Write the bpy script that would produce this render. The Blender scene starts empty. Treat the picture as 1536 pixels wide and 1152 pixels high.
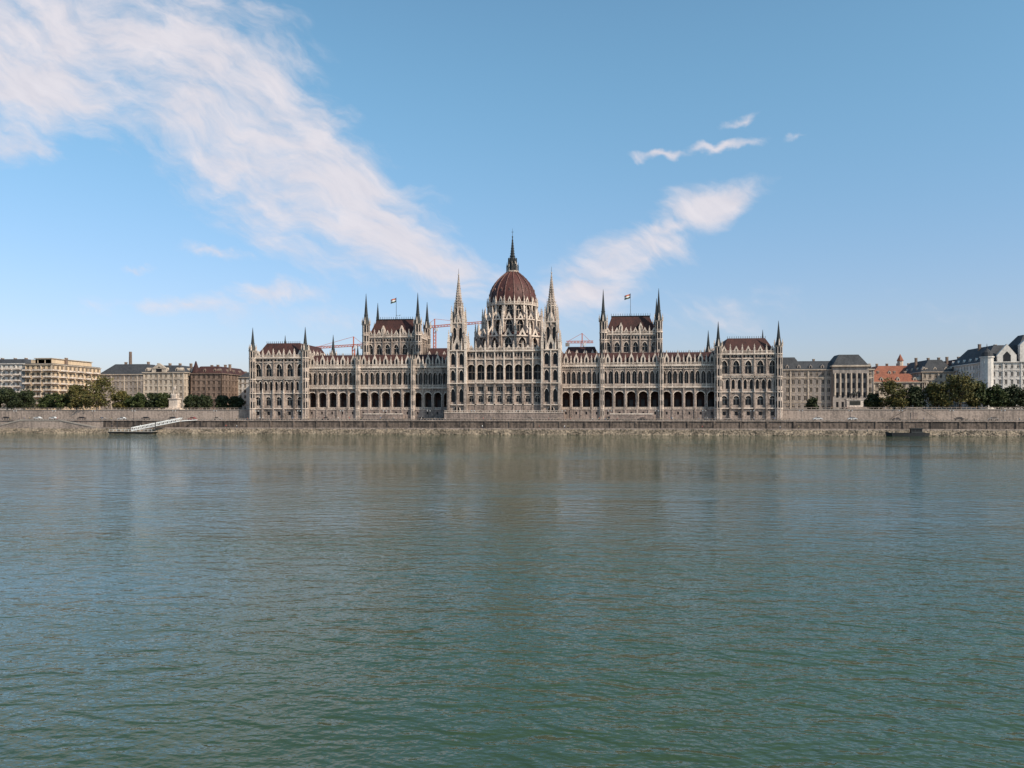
import bpy, math, random
from math import sin, cos, pi, radians, sqrt, atan2
from mathutils import Vector
random.seed(11)
scene = bpy.context.scene
scene.view_settings.view_transform = 'Standard'
scene.view_settings.look = 'None'
scene.view_settings.exposure = 0
COL = scene.collection

# ------------------------------------------------------------------ materials
def nd(nt, typ, **kw):
    n = nt.nodes.new(typ)
    for k, v in kw.items():
        setattr(n, k, v)
    return n

def material(name, c1, c2=None, rough=0.8, scale=0.25, fine=2.5, streak=0.0, bump=0.0, bscale=3.0, metal=0.0, spec=0.3, c3=None, mscale=(1, 1, 1)):
    m = bpy.data.materials.new(name); m.use_nodes = True
    nt = m.node_tree; p = nt.nodes['Principled BSDF']; L = nt.links
    p.inputs['Roughness'].default_value = rough
    p.inputs['Metallic'].default_value = metal
    p.inputs['Specular IOR Level'].default_value = spec
    if c2 is None:
        c2 = tuple(c * 0.75 for c in c1)
    tc = nd(nt, 'ShaderNodeTexCoord')
    mp = nd(nt, 'ShaderNodeMapping'); mp.inputs['Scale'].default_value = mscale
    L.new(tc.outputs['Object'], mp.inputs['Vector'])
    n1 = nd(nt, 'ShaderNodeTexNoise'); n1.inputs['Scale'].default_value = scale; n1.inputs['Detail'].default_value = 3
    n2 = nd(nt, 'ShaderNodeTexNoise'); n2.inputs['Scale'].default_value = fine; n2.inputs['Detail'].default_value = 2
    L.new(mp.outputs[0], n1.inputs['Vector']); L.new(mp.outputs[0], n2.inputs['Vector'])
    ad = nd(nt, 'ShaderNodeMath', operation='ADD'); L.new(n1.outputs['Fac'], ad.inputs[0]); L.new(n2.outputs['Fac'], ad.inputs[1])
    last = ad
    if streak:
        ms = nd(nt, 'ShaderNodeMapping'); ms.inputs['Scale'].default_value = (1.1, 1.1, 0.08)
        L.new(tc.outputs['Object'], ms.inputs['Vector'])
        n3 = nd(nt, 'ShaderNodeTexNoise'); n3.inputs['Scale'].default_value = 1.0; n3.inputs['Detail'].default_value = 2
        L.new(ms.outputs[0], n3.inputs['Vector'])
        mm = nd(nt, 'ShaderNodeMath', operation='MULTIPLY_ADD'); mm.inputs[1].default_value = streak * 2; mm.inputs[2].default_value = -streak
        L.new(n3.outputs['Fac'], mm.inputs[0])
        a2 = nd(nt, 'ShaderNodeMath', operation='ADD'); L.new(ad.outputs[0], a2.inputs[0]); L.new(mm.outputs[0], a2.inputs[1]); last = a2
    mr = nd(nt, 'ShaderNodeMapRange'); mr.inputs['From Min'].default_value = 0.75; mr.inputs['From Max'].default_value = 1.25
    L.new(last.outputs[0], mr.inputs['Value'])
    cr = nd(nt, 'ShaderNodeValToRGB')
    cr.color_ramp.elements[0].color = (*c2, 1); cr.color_ramp.elements[1].color = (*c1, 1)
    if c3:
        e = cr.color_ramp.elements.new(0.5); e.color = (*c3, 1)
    L.new(mr.outputs[0], cr.inputs['Fac']); L.new(cr.outputs[0], p.inputs['Base Color'])
    if bump:
        nb = nd(nt, 'ShaderNodeTexNoise'); nb.inputs['Scale'].default_value = bscale; nb.inputs['Detail'].default_value = 2
        L.new(mp.outputs[0], nb.inputs['Vector'])
        bp = nd(nt, 'ShaderNodeBump'); bp.inputs['Strength'].default_value = 1; bp.inputs['Distance'].default_value = bump
        L.new(nb.outputs['Fac'], bp.inputs['Height']); L.new(bp.outputs[0], p.inputs['Normal'])
    return m

M = {}
M['stone'] = material('weathered_limestone', (0.44, 0.345, 0.285), (0.12, 0.095, 0.08), 0.85, 0.12, 1.3, 0.5, 0.0, 2.0, c3=(0.285, 0.222, 0.187))
M['trimstone'] = material('cleaned_limestone', (0.76, 0.625, 0.52), (0.36, 0.29, 0.242), 0.8, 0.2, 1.8, 0.3, 0.0, 3.0)
M['basestone'] = material('rusticated_base_stone', (0.33, 0.25, 0.21), (0.15, 0.118, 0.102), 0.9, 0.2, 1.2, 0.5, 0.15, 1.0)
M['glass'] = material('dark_window_glass', (0.018, 0.015, 0.016), (0.007, 0.007, 0.008), 0.35, 0.3, 0.6, spec=0.3)
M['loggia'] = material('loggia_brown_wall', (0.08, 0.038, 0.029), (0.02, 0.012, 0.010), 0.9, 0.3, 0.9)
M['redroof'] = material('red_brown_roof_tiles', (0.075, 0.029, 0.024), (0.034, 0.016, 0.015), 0.8, 0.15, 1.2, 0.3, 0.1, 3.0)
M['domeroof'] = material('dome_red_tiles', (0.105, 0.036, 0.029), (0.052, 0.02, 0.017), 0.6, 0.2, 1.5, 0.3, 0.08, 2.5)
M['rib'] = material('dome_rib', (0.22, 0.115, 0.095), (0.12, 0.065, 0.055), 0.6)
M['darkspire'] = material('dark_patina_spire', (0.038, 0.04, 0.04), (0.013, 0.016, 0.017), 0.6)
M['white'] = material('white_paint', (0.75, 0.75, 0.74), (0.55, 0.55, 0.55), 0.5)
M['plaster_w'] = material('white_plaster', (0.66, 0.60, 0.54), (0.44, 0.40, 0.365), 0.85, 0.12, 1, 0.4)
M['plaster_y'] = material('warm_plaster', (0.66, 0.49, 0.33), (0.48, 0.35, 0.23), 0.85, 0.12, 1, 0.4)
M['plaster_g'] = material('grey_plaster', (0.34, 0.285, 0.25), (0.19, 0.163, 0.145), 0.85, 0.12, 1, 0.5)
M['plaster_b'] = material('brown_plaster', (0.24, 0.165, 0.125), (0.13, 0.09, 0.07), 0.85, 0.12, 1, 0.4)
M['plaster_c'] = material('cream_plaster', (0.54, 0.44, 0.345), (0.34, 0.275, 0.22), 0.85, 0.12, 1, 0.4)
M['slate'] = material('slate_roof', (0.06, 0.06, 0.064), (0.03, 0.031, 0.034), 0.75, 0.2, 1.5, 0.3)
M['orangeroof'] = material('orange_tile_roof', (0.30, 0.105, 0.06), (0.18, 0.065, 0.04), 0.8, 0.3, 1.5, 0.3)
M['bark'] = material('bark', (0.10, 0.075, 0.055), (0.05, 0.04, 0.03), 0.95, 2, 8)
M['leaf_g'] = material('green_foliage', (0.065, 0.08, 0.02), (0.018, 0.027, 0.009), 0.7, 0.5, 1.5)
M['leaf_y'] = material('autumn_foliage', (0.15, 0.11, 0.028), (0.035, 0.038, 0.011), 0.7, 0.35, 1.2, c3=(0.085, 0.078, 0.022))
M['leaf_d'] = material('dark_foliage', (0.045, 0.056, 0.018), (0.012, 0.018, 0.008), 0.7, 0.5, 1.5)
M['asphalt'] = material('asphalt', (0.075, 0.073, 0.07), (0.045, 0.045, 0.045), 0.9, 0.1, 2)
M['paving'] = material('paving', (0.36, 0.31, 0.265), (0.24, 0.205, 0.18), 0.9, 0.1, 2)
M['darkwall'] = material('stained_quay_stone', (0.17, 0.13, 0.105), (0.05, 0.04, 0.034), 0.9, 0.08, 0.8, 0.6, 0.2, 1)
M['quaystone'] = material('pale_quay_stone', (0.37, 0.29, 0.242), (0.19, 0.152, 0.128), 0.9, 0.06, 1.0, 0.5, 0.12, 1)
M['rubble'] = material('riprap_stone', (0.34, 0.265, 0.19), (0.065, 0.054, 0.04), 0.95, 0.25, 1.1, 0.0, 0.4, 0.8, c3=(0.19, 0.15, 0.11))
M['metal'] = material('dark_metal', (0.05, 0.05, 0.055), (0.03, 0.03, 0.03), 0.5, metal=0.3)
M['crane'] = material('orange_crane_paint', (0.55, 0.14, 0.06), (0.4, 0.1, 0.05), 0.5)
M['bronze'] = material('bronze', (0.06, 0.055, 0.045), (0.03, 0.03, 0.025), 0.5, metal=0.4)
M['skin'] = material('skin', (0.5, 0.32, 0.24), None, 0.6)
M['hair'] = material('hair', (0.05, 0.035, 0.025), None, 0.7)

# ------------------------------------------------------------------ builder
class Build:
    def __init__(self, name, mats):
        self.name = name; self.mats = mats; self.parts = {}; self.fr()
    def fr(self, ox=0.0, oy=0.0, a=0.0):
        self.ox, self.oy = ox, oy; self.ca, self.sa = cos(radians(a)), sin(radians(a))
    def P(self, p):
        x, y, z = p
        return (self.ox + x * self.ca - y * self.sa, self.oy + x * self.sa + y * self.ca, z)
    def mesh(self, part, vs, fs):
        V, F = self.parts.setdefault(part, ([], []))
        i = len(V); V.extend(self.P(v) for v in vs); F.extend(tuple(i + j for j in f) for f in fs)
    def poly(self, part, pts):
        self.mesh(part, pts, [tuple(range(len(pts)))])
    def box(self, part, x0, x1, y0, y1, z0, z1):
        self.mesh(part, [(x0, y0, z0), (x1, y0, z0), (x1, y1, z0), (x0, y1, z0), (x0, y0, z1), (x1, y0, z1), (x1, y1, z1), (x0, y1, z1)],
                  [(3, 2, 1, 0), (4, 5, 6, 7), (0, 1, 5, 4), (1, 2, 6, 5), (2, 3, 7, 6), (3, 0, 4, 7)])
    def hip(self, part, x0, x1, y0, y1, z0, z1, ix, iy):
        self.mesh(part, [(x0, y0, z0), (x1, y0, z0), (x1, y1, z0), (x0, y1, z0), (x0 + ix, y0 + iy, z1), (x1 - ix, y0 + iy, z1), (x1 - ix, y1 - iy, z1), (x0 + ix, y1 - iy, z1)],
                  [(3, 2, 1, 0), (4, 5, 6, 7), (0, 1, 5, 4), (1, 2, 6, 5), (2, 3, 7, 6), (3, 0, 4, 7)])
    def fru(self, part, cx, cy, r0, r1, z0, z1, n=8, rot=None, cap=True):
        if rot is None: rot = pi / n
        vs = []; fs = []
        for k in range(n):
            a = rot + 2 * pi * k / n; vs.append((cx + r0 * cos(a), cy + r0 * sin(a), z0))
        for k in range(n):
            a = rot + 2 * pi * k / n; vs.append((cx + r1 * cos(a), cy + r1 * sin(a), z1))
        for k in range(n):
            fs.append((k, (k + 1) % n, n + (k + 1) % n, n + k))
        if cap: fs.append(tuple(range(n, 2 * n)))
        self.mesh(part, vs, fs)
    def beam(self, part, p0, p1, w, h=None):
        h = h or w
        a = Vector(p0); b = Vector(p1); d = (b - a).normalized()
        up = Vector((0, 0, 1)) if abs(d.z) < 0.95 else Vector((1, 0, 0))
        s = d.cross(up).normalized(); u = s.cross(d)
        vs = []
        for q in (a, b):
            for i, j in ((-1, -1), (1, -1), (1, 1), (-1, 1)):
                vs.append(tuple(q + s * (i * w / 2) + u * (j * h / 2)))
        self.mesh(part, vs, [(0, 1, 2, 3), (7, 6, 5, 4), (0, 4, 5, 1), (1, 5, 6, 2), (2, 6, 7, 3), (3, 7, 4, 0)])
    # pinnacle: square shaft, collar, crocketed pyramid, finial
    def pin(self, cx, cy, w, z0, z1, z2, part='trim', top=None, n=4, crock=0):
        top = top or part
        h = w / 2
        self.box(part, cx - h, cx + h, cy - h, cy + h, z0, z1)
        self.box(part, cx - h * 1.25, cx + h * 1.25, cy - h * 1.25, cy + h * 1.25, z1 - w * 0.25, z1)
        self.fru(top, cx, cy, h * 1.25 if n == 4 else h * 1.1, h * 0.12, z1, z2, n)
        self.fru(top, cx, cy, h * 0.35, h * 0.35, z2 - w * 0.35, z2 - w * 0.15, 4)
        for k in range(crock):
            t = (k + 0.5) / crock * 0.85; z = z1 + (z2 - z1) * t; r = h * (1.25 - 1.1 * t) * 0.85 + 0.1
            for q in range(4):
                a = pi / 4 + q * pi / 2
                x, y = cx + r * cos(a), cy + r * sin(a); e = max(0.11, w * 0.09)
                self.box(part, x - e, x + e, y - e, y + e, z - e, z + e)
    def cell(self, x0, x1, z0, z1, ow, zs, zp, kind, y=0.0, dep=0.5, wall='walls', glass='windows', mull=0, ring=0.0, rz=0.87, fpart='trim'):
        if kind is None:
            self.poly(wall, [(x0, y, z0), (x1, y, z0), (x1, y, z1), (x0, y, z1)]); return
        xc = (x0 + x1) / 2; a = xc - ow / 2; c = xc + ow / 2
        for (p, q, r, s_) in ((x0, a, z0, z1), (c, x1, z0, z1), (a, c, z0, zs)):
            if q - p > 1e-4 and s_ - r > 1e-4:
                self.poly(wall, [(p, y, r), (q, y, r), (q, y, s_), (p, y, s_)])
        cur = []
        if kind == 'rect': cur = [(a, zp), (c, zp)]
        elif kind == 'round':
            for k in range(9):
                t = pi - pi * k / 8; cur.append((xc + ow / 2 * cos(t), zp + ow / 2 * sin(t)))
        else:
            for k in range(5):
                t = pi - (pi / 3) * k / 4; cur.append((c + ow * cos(t), zp + ow * sin(t) * rz / 0.866))
            for k in range(3, -1, -1):
                t = (pi / 3) * k / 4; cur.append((a + ow * cos(t), zp + ow * sin(t) * rz / 0.866))
        for k in range(len(cur) - 1):
            p, q = cur[k], cur[k + 1]
            self.poly(wall, [(p[0], y, p[1]), (q[0], y, q[1]), (q[0], y, z1), (p[0], y, z1)])
        loop = [(a, zs)] + cur + [(c, zs)]
        for k in range(len(loop)):
            p, q = loop[k], loop[(k + 1) % len(loop)]
            self.poly(wall, [(p[0], y, p[1]), (q[0], y, q[1]), (q[0], y + dep, q[1]), (p[0], y + dep, p[1])])
        self.poly(glass, [(p[0], y + dep, p[1]) for p in loop])
        if mull:
            zt = max(p[1] for p in cur); mw = 0.15
            for k in range(mull):
                xx = a + ow * (k + 1) / (mull + 1)
                self.box(fpart, xx - mw / 2, xx + mw / 2, y + dep - 0.3, y + dep - 0.05, zs, zp if mull > 1 else min(zt, zp + (zt - zp) * 0.9))
            self.box(fpart, a, c, y + dep - 0.32, y + dep - 0.04, zp - 0.1, zp + 0.1)
        if ring:
            rr = ring
            for k in range(len(cur) - 1):
                p, q = cur[k], cur[k + 1]
                f = lambda t: (xc + (t[0] - xc) * (1 + 2 * rr / ow), t[1] + rr * (0.2 + 0.8 * (t[1] - zp) / max(0.1, ow / 2)))
                P2, Q2 = f(p), f(q)
                self.mesh(fpart, [(p[0], y - 0.18, p[1]), (q[0], y - 0.18, q[1]), (Q2[0], y - 0.18, Q2[1]), (P2[0], y - 0.18, P2[1]),
                                  (p[0], y + 0.05, p[1]), (q[0], y + 0.05, q[1]), (Q2[0], y + 0.05, Q2[1]), (P2[0], y + 0.05, P2[1])],
                          [(0, 1, 2, 3), (0, 1, 5, 4), (3, 2, 6, 7)])
    def facades(self, cx, cy, hx, hy, rows, nx, ny, sides=(0, 1, 2, 3), **kw):
        for k in sides:
            ha, ap, n = (hx, hy, nx) if k % 2 == 0 else (hy, hx, ny)
            self.fr(cx, cy, 90 * k)
            w = 2 * ha / n
            for (z0, z1, kind, frac, zs, zp, dep, glass, mull, sub) in rows:
                m = n * sub; ww = w / sub
                if kind is None:
                    self.cell(-ha, ha, z0, z1, 0, 0, 0, None, y=-ap); continue
                for i in range(m):
                    self.cell(-ha + i * ww, -ha + (i + 1) * ww, z0, z1, frac * ww, zs, zp, kind, y=-ap, dep=dep, glass=glass, mull=mull, ring=kw.get('ring', 0))
        self.fr()
    def gable(self, part, xc, y, w, z0, z1, zt, d=0.5, win=True):
        h = w / 2
        pts = [(xc - h, z0), (xc + h, z0), (xc + h, z1), (xc, zt), (xc - h, z1)]
        self.mesh(part, [(p[0], y, p[1]) for p in pts] + [(p[0], y + d, p[1]) for p in pts],
                  [(0, 1, 2, 3, 4), (9, 8, 7, 6, 5), (1, 6, 7, 2), (2, 7, 8, 3), (3, 8, 9, 4), (4, 9, 5, 0)])
        if win:
            self.poly('windows', [(xc - w * .2, y - .03, z0 + .3), (xc + w * .2, y - .03, z0 + .3), (xc + w * .2, y - .03, z1 - .1), (xc, y - .03, z1 + (zt - z1) * .35), (xc - w * .2, y - .03, z1 - .1)])
    def balus(self, part, x0, x1, y, z0, z1, step=0.7):
        self.box(part, x0, x1, y - 0.16, y + 0.16, z1 - 0.2, z1)
        n = max(1, int((x1 - x0) / step))
        for i in range(n):
            x = x0 + (i + 0.5) * (x1 - x0) / n
            self.box(part, x - 0.11, x + 0.11, y - 0.11, y + 0.11, z0, z1 - 0.2)
    def finish(self, loc=(0, 0, 0), smooth=()):
        e = bpy.data.objects.new(self.name, None); e.location = loc; e.empty_display_size = 2; COL.objects.link(e)
        for part, (V, F) in self.parts.items():
            me = bpy.data.meshes.new(part)
            me.from_pydata([(v[0] - loc[0], v[1] - loc[1], v[2] - loc[2]) for v in V], [], F)
            me.materials.append(M[self.mats[part]])
            if part in smooth:
                for p in me.polygons: p.use_smooth = True
            o = bpy.data.objects.new(part, me); COL.objects.link(o); o.parent = e
        return e

def simple(name, V, F, mat, loc=(0, 0, 0)):
    me = bpy.data.meshes.new(name); me.from_pydata(V, [], F)
    for m in (mat if isinstance(mat, list) else [mat]): me.materials.append(m)
    o = bpy.data.objects.new(name, me); o.location = loc; COL.objects.link(o); return o

# ================================================================= PARLIAMENT
def parliament():
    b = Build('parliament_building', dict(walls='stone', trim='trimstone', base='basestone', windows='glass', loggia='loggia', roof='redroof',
              dome='domeroof', dome_ribs='rib', spires='darkspire', flag_white='white', flag_red='crane', flag_green='leaf_g'))
    G = 6.9
    def wing(x0, x1, n, y=0.0):
        b.fr()
        w = (x1 - x0) / n
        for i in range(n):
            a = x0 + i * w; c = a + w; m = (a + c) / 2
            b.cell(a, c, G, 12.2, 0.9, 9.4, 10.8, 'rect', y=y - 1.0, dep=0.4, wall='base')
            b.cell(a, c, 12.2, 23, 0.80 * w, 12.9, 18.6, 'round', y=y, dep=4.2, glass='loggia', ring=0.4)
            for sx in (-1, 1):
                b.fru('trim', m + sx * 0.40 * w, y - 0.1, 0.2, 0.18, 12.9, 18.2, 6)
                b.fru('trim', m + sx * 0.40 * w, y - 0.1, 0.22, 0.38, 18.2, 18.8, 6)
            b.box('windows', m - 0.9, m + 0.9, y + 3.9, y + 4.1, 13.0, 16.8)
            for k in (0, 1):
                b.cell(a + k * w / 2, a + (k + 1) * w / 2, 23, 33, 0.68 * w / 2, 24.8, 29.4, 'pointed', y=y, dep=1.1, ring=0.2)
                b.box('trim', a + (k + .5) * w / 2 - .07, a + (k + .5) * w / 2 + .07, y + .8, y + 1.0, 24.8, 30.5)
            b.gable('trim', m, y - 0.1, 2.5, 34.2, 37.2, 40.0, 0.5)
            b.mesh('roof', [(m - 1.2, y + .4, 37.0), (m, y + .4, 39.5), (m + 1.2, y + .4, 37.0), (m, y + 7, 39.5), (m - 1.2, y + 5, 37.0), (m + 1.2, y + 5, 37.0)], [(0, 1, 3, 4), (1, 2, 5, 3)])
            b.mesh('walls', [(m - 1.2, y + .4, 34), (m - 1.2, y + .4, 37), (m - 1.2, y + 5, 37), (m - 1.2, y + 5, 34), (m + 1.2, y + .4, 34), (m + 1.2, y + .4, 37), (m + 1.2, y + 5, 37), (m + 1.2, y + 5, 34)], [(0, 1, 2, 3), (4, 5, 6, 7)])
            b.box('trim', m - .12, m + .12, y - .1, y + .14, 39.8, 41.2)
            b.box('trim', m - .35, m + .35, y - .1, y + .14, 40.4, 40.65)
        for i in range(n + 1):
            x = x0 + i * w
            b.box('walls', x - .45, x + .45, y - 1.3, y - 0.02, G, 13.2)
            b.box('walls', x - .34, x + .34, y - .7, y - 0.02, 13.2, 23.2)
            b.box('walls', x - .28, x + .28, y - .5, y - 0.02, 23.2, 34.6)
            b.pin(x, y - .3, .8, 34.6, 36.6, 39.2, 'trim', crock=2)
            b.pin(x, y - .6, .45, 23.2, 24.6, 26.0, 'trim')
        b.poly('trim', [(x0, y - 1.0, 12.2), (x1, y - 1.0, 12.2), (x1, y, 12.2), (x0, y, 12.2)])
        b.box('trim', x0, x1, y - 1.25, y - 0.9, 11.9, 12.25)
        b.balus('trim', x0, x1, y - 1.0, 12.2, 13.1, 0.8)
        b.box('trim', x0, x1, y - .9, y + .1, 22.6, 23.3)
        b.balus('trim', x0, x1, y - .75, 23.3, 24.4, .55)
        b.box('trim', x0, x1, y - .35, y + .1, 31.9, 32.2)
        b.box('trim', x0, x1, y - .9, y + .2, 33.2, 34.1)
        b.balus('trim', x0, x1, y - .7, 34.1, 35.2, .6)
        nn = int((x1 - x0) / .9)
        for i in range(nn):   # corbel table
            x = x0 + (i + .5) * (x1 - x0) / nn
            b.box('trim', x - .16, x + .16, y - .5, y + .0, 32.5, 33.2)

    def turret(x, y, r, z0, z1, z2, n=8, bands=()):
        b.fr()
        b.fru('walls', x, y, r, r, z0, z1, n)
        for z in bands:
            b.fru('trim', x, y, r * 1.18, r * 1.18, z, z + .4, n)
        for k in range(n):
            a = pi / n + 2 * pi * k / n
            b.box('trim', x + r * cos(a) - .13, x + r * cos(a) + .13, y + r * sin(a) - .13, y + r * sin(a) + .13, z0, z1)
            a2 = 2 * pi * k / n; ra = r * cos(pi / n) + .02; t = r * .22
            tx, ty = -sin(a2) * t, cos(a2) * t; X, Y = x + ra * cos(a2), y + ra * sin(a2)
            zz = z1
            while zz - r * 2.2 > z0 + 1:
                q0, q1 = zz - r * 2.2, zz - r * .5
                b.poly('windows', [(X - tx, Y - ty, q0), (X + tx, Y + ty, q0), (X + tx, Y + ty, q1), (X, Y, q1 + t * 1.3), (X - tx, Y - ty, q1)])
                zz -= 5.2
        b.fru('trim', x, y, r * 1.05, r * 1.3, z1 - .5, z1, n)
        for k in range(n // 2):
            a = 2 * pi * k / (n // 2)
            b.pin(x + r * 1.05 * cos(a), y + r * 1.05 * sin(a), r * .35, z1, z1 + r * .9, z1 + r * 2.0, 'trim')
        b.fru('spires', x, y, r * .95, r * .5, z1, z1 + (z2 - z1) * .3, n)
        b.fru('spires', x, y, r * .62, r * .45, z1 + (z2 - z1) * .3, z1 + (z2 - z1) * .34, n)
        b.fru('spires', x, y, r * .48, .07, z1 + (z2 - z1) * .34, z2, n)
        b.fru('spires', x, y, .2, .2, z2 - 1.6, z2 - 1.2, 6)

    for s in (-1, 1):
        for (xa, xb, n) in ((27.6, 48, 4), (48, 77, 5), (77, 104.3, 5)):
            if s > 0: wing(xa, xb, n)
            else: wing(-xb, -xa, n)
        X0, X1 = sorted((s * 27, s * 105))
        b.fr()
        b.hip('roof', X0, X1, .9, 20, 34.3, 40.6, 0, 7)
        b.box('walls', X0, X1, 19, 50, 20, 36)
        b.hip('roof', X0, X1, 28, 52, 36, 42.5, 0, 9)
        x = X0
        while x < X1:
            b.box('spires', x, x + .18, 7.9, 8.1, 40.5, 41.4); x += 1.1
        for xs in (48, 77):
            b.fr(); turret(s * xs, -.9, 1.2, G, 37.5, 45.5, 8, (12.2, 23, 33.4))
        XA, XB = sorted((s * 28, s * 46))
        b.box('walls', XA, XB, 16, 34, 34, 40)
        b.hip('roof', XA, XB, 15.5, 34.5, 40, 45.0, 2, 7)
        for q in range(4):
            b.gable('trim', XA + 3 + q * 4, 15.2, 2.2, 38.5, 40.5, 43, .5)

        # ---- chamber towers
        cx, cy, hx, hy = s * 62.5, 23, 14.0, 11.0
        rows = [(30, 40.2, None, 0, 0, 0, 0, '', 0, 1),
                (40.2, 47.6, 'pointed', .56, 41.2, 44.2, .9, 'windows', 1, 1),
                (47.6, 50, 'pointed', .5, 48.0, 48.9, .3, 'windows', 0, 3)]
        b.facades(cx, cy, hx, hy, rows, 6, 5, ring=.25)
        for (z, p, t) in ((39.6, .5, .5), (47.4, .3, .3), (50, .7, .6)):
            b.fr(); b.box('trim', cx - hx - p, cx + hx + p, cy - hy - p, cy + hy + p, z, z + t)
        for k, (ha, ap, n) in enumerate(((hx, hy, 6), (hy, hx, 5), (hx, hy, 6), (hy, hx, 5))):
            b.fr(cx, cy, 90 * k)
            for i in range(1, n):
                xx = -ha + i * 2 * ha / n
                b.box('walls', xx - .3, xx + .3, -ap - .6, -ap, 36, 50.6)
                b.pin(xx, -ap - .35, .7, 50.6, 52.2, 54.6, 'trim', crock=2)
            b.balus('trim', -ha, ha, -ap - .4, 50.6, 51.8, .6)
            for i in range(n):
                xx = -ha + (i + .5) * 2 * ha / n
                b.gable('trim', xx, -ap - .1, 2.0, 50.5, 52.0, 54.0, .5)
        b.fr()
        b.hip('roof', cx - hx + .8, cx + hx - .8, cy - hy + .8, cy + hy - .8, 50.3, 60, 3.6, 4.5)
        b.box('spires', cx - 10.0, cx + 10.0, cy - 6, cy + 6, 60, 60.35)
        for i in range(18):
            xx = cx - 9.9 + i * 19.8 / 17
            for yy in (cy - 5.8, cy + 5.8):
                b.box('spires', xx - .09, xx + .09, yy - .09, yy + .09, 60.3, 61.5)
        for sx in (-1, 1):
            for sy in (-1, 1):
                turret(cx + sx * hx, cy + sy * hy, 1.9, 30, 57.0, 73.5 if sy < 0 else 71.5, 8, (39.6, 47.4, 51))
        for sx in (-1, 1):   # roof dormers
            b.gable('trim', cx + sx * 5, cy - hy + .6, 2.0, 51, 54.2, 56.5, 2.2)
        # flagpole with flag
        b.fru('spires', cx, cy - 2, .14, .08, 60, 72.5, 6)
        vs = []
        for j in range(4):
            for i in range(9):
                vs.append((cx - .1 - i * .38, cy - 2 + .25 * sin(i * .9), 72.2 - j * .75 - .12 * i))
        for j, pt in enumerate(('flag_red', 'flag_white', 'flag_green')):
            b.mesh(pt, vs, [(j * 9 + i, j * 9 + i + 1, (j + 1) * 9 + i + 1, (j + 1) * 9 + i) for i in range(8)])

        # ---- end pavilions
        hx, hy = 14.2, 21.5; cx, cy = s * 118.4, 18.3
        rows = [(G, 12.6, 'rect', .28, 9.0, 11, .5, 'windows', 0, 1),
                (12.6, 20.4, 'round', .5, 14.0, 17.0, .9, 'windows', 1, 1),
                (20.4, 27.6, 'pointed', .52, 21.8, 25.2, .8, 'windows', 0, 2),
                (27.6, 36.6, 'pointed', .54, 29.2, 33.0, 1.1, 'windows', 1, 1),
                (36.6, 38.4, 'pointed', .5, 36.9, 37.5, .3, 'windows', 0, 3)]
        b.facades(cx, cy, hx, hy, rows, 5, 8, ring=.28)
        b.fr()
        for (z, p, t) in ((12.2, .7, .5), (20.1, .5, .5), (27.3, .6, .5), (36.3, .4, .35), (38.4, .9, .7)):
            b.box('trim', cx - hx - p, cx + hx + p, cy - hy - p, cy + hy + p, z, z + t)
        for k, (ha, ap, n) in enumerate(((hx, hy, 5), (hy, hx, 8), (hx, hy, 5), (hy, hx, 8))):
            b.fr(cx, cy, 90 * k)
            for i in range(1, n):
                xx = -ha + i * 2 * ha / n
                b.box('walls', xx - .42, xx + .42, -ap - .9, -ap, G, 20.2)
                b.box('walls', xx - .3, xx + .3, -ap - .6, -ap, 20.2, 39.4)
                b.pin(xx, -ap - .45, .8, 39.1, 41.0, 43.6, 'trim', crock=2)
                b.pin(xx, -ap - .8, .5, 20.2, 21.6, 23.2, 'trim')
            b.balus('trim', -ha, ha, -ap - .5, 39.1, 40.3, .6)
            b.balus('trim', -ha, ha, -ap - .7, 27.8, 28.9, .6)
            for i in range(n):
                xx = -ha + (i + .5) * 2 * ha / n
                b.gable('trim', xx, -ap - .1, 2.2, 39, 40.6, 42.8, .5)
        b.fr()
        b.hip('roof', cx - hx + .8, cx + hx - .8, cy - hy + .8, cy + hy - .8, 38.9, 46.8, 4.5, 5)
        for i in range(18):
            xx = cx - 9.0 + i * 18 / 17
            b.box('spires', xx - .09, xx + .09, cy - hy + 5.8, cy - hy + 6, 46.7, 47.8)
        for sx in (-1, 1):
            for sy in (-1, 1):
                turret(cx + sx * hx, cy + sy * hy, 1.75, G, 42.5, 54.6, 8, (12.2, 20.1, 27.3, 38.4))

    # ---- centre block
    n = 8; x0 = -18.9; w = 37.8 / n; y = -8.0
    for i in range(n):
        a = x0 + i * w; c = a + w; m = (a + c) / 2
        b.cell(a, c, G, 14.4, 1.0, 10.0, 11.6, 'rect', y=y - .8, dep=.4, wall='base')
        b.cell(a, c, 14.4, 19.8, .5 * w, 15.6, 17.6, 'round', y=y, dep=.8, mull=1, ring=.25)
        b.cell(a, c, 19.8, 25.0, .56 * w, 20.9, 23.2, 'rect', y=y, dep=.8, mull=2)
        b.cell(a, c, 25.0, 37.0, .78 * w, 26.6, 32.4, 'round', y=y, dep=3.2, ring=.4)
        b.box('trim', m - .1, m + .1, y + 2.5, y + 2.7, 26.6, 34)
        b.box('trim', a + w * .12, c - w * .12, y + 2.5, y + 2.7, 30.4, 30.7)
        for k in (0, 1, 2):
            b.cell(a + k * w / 3, a + (k + 1) * w / 3, 37, 40.6, .55 * w / 3, 38.1, 39.2, 'pointed', y=y, dep=.4)
        b.gable('trim', m, y - .1, 2.2, 41.2, 42.0, 44.0, .5)
    for i in range(n + 1):
        x = x0 + i * w
        b.box('walls', x - .45, x + .45, y - 1.0, y, G, 25)
        b.box('trim', x - .3, x + .3, y - .6, y, 25, 41.4)
        b.pin(x, y - .5, .9, 41.4, 43.4, 46.0, 'trim', crock=3)
        b.pin(x, y - .8, .5, 25, 26.8, 28.4, 'trim')
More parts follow.
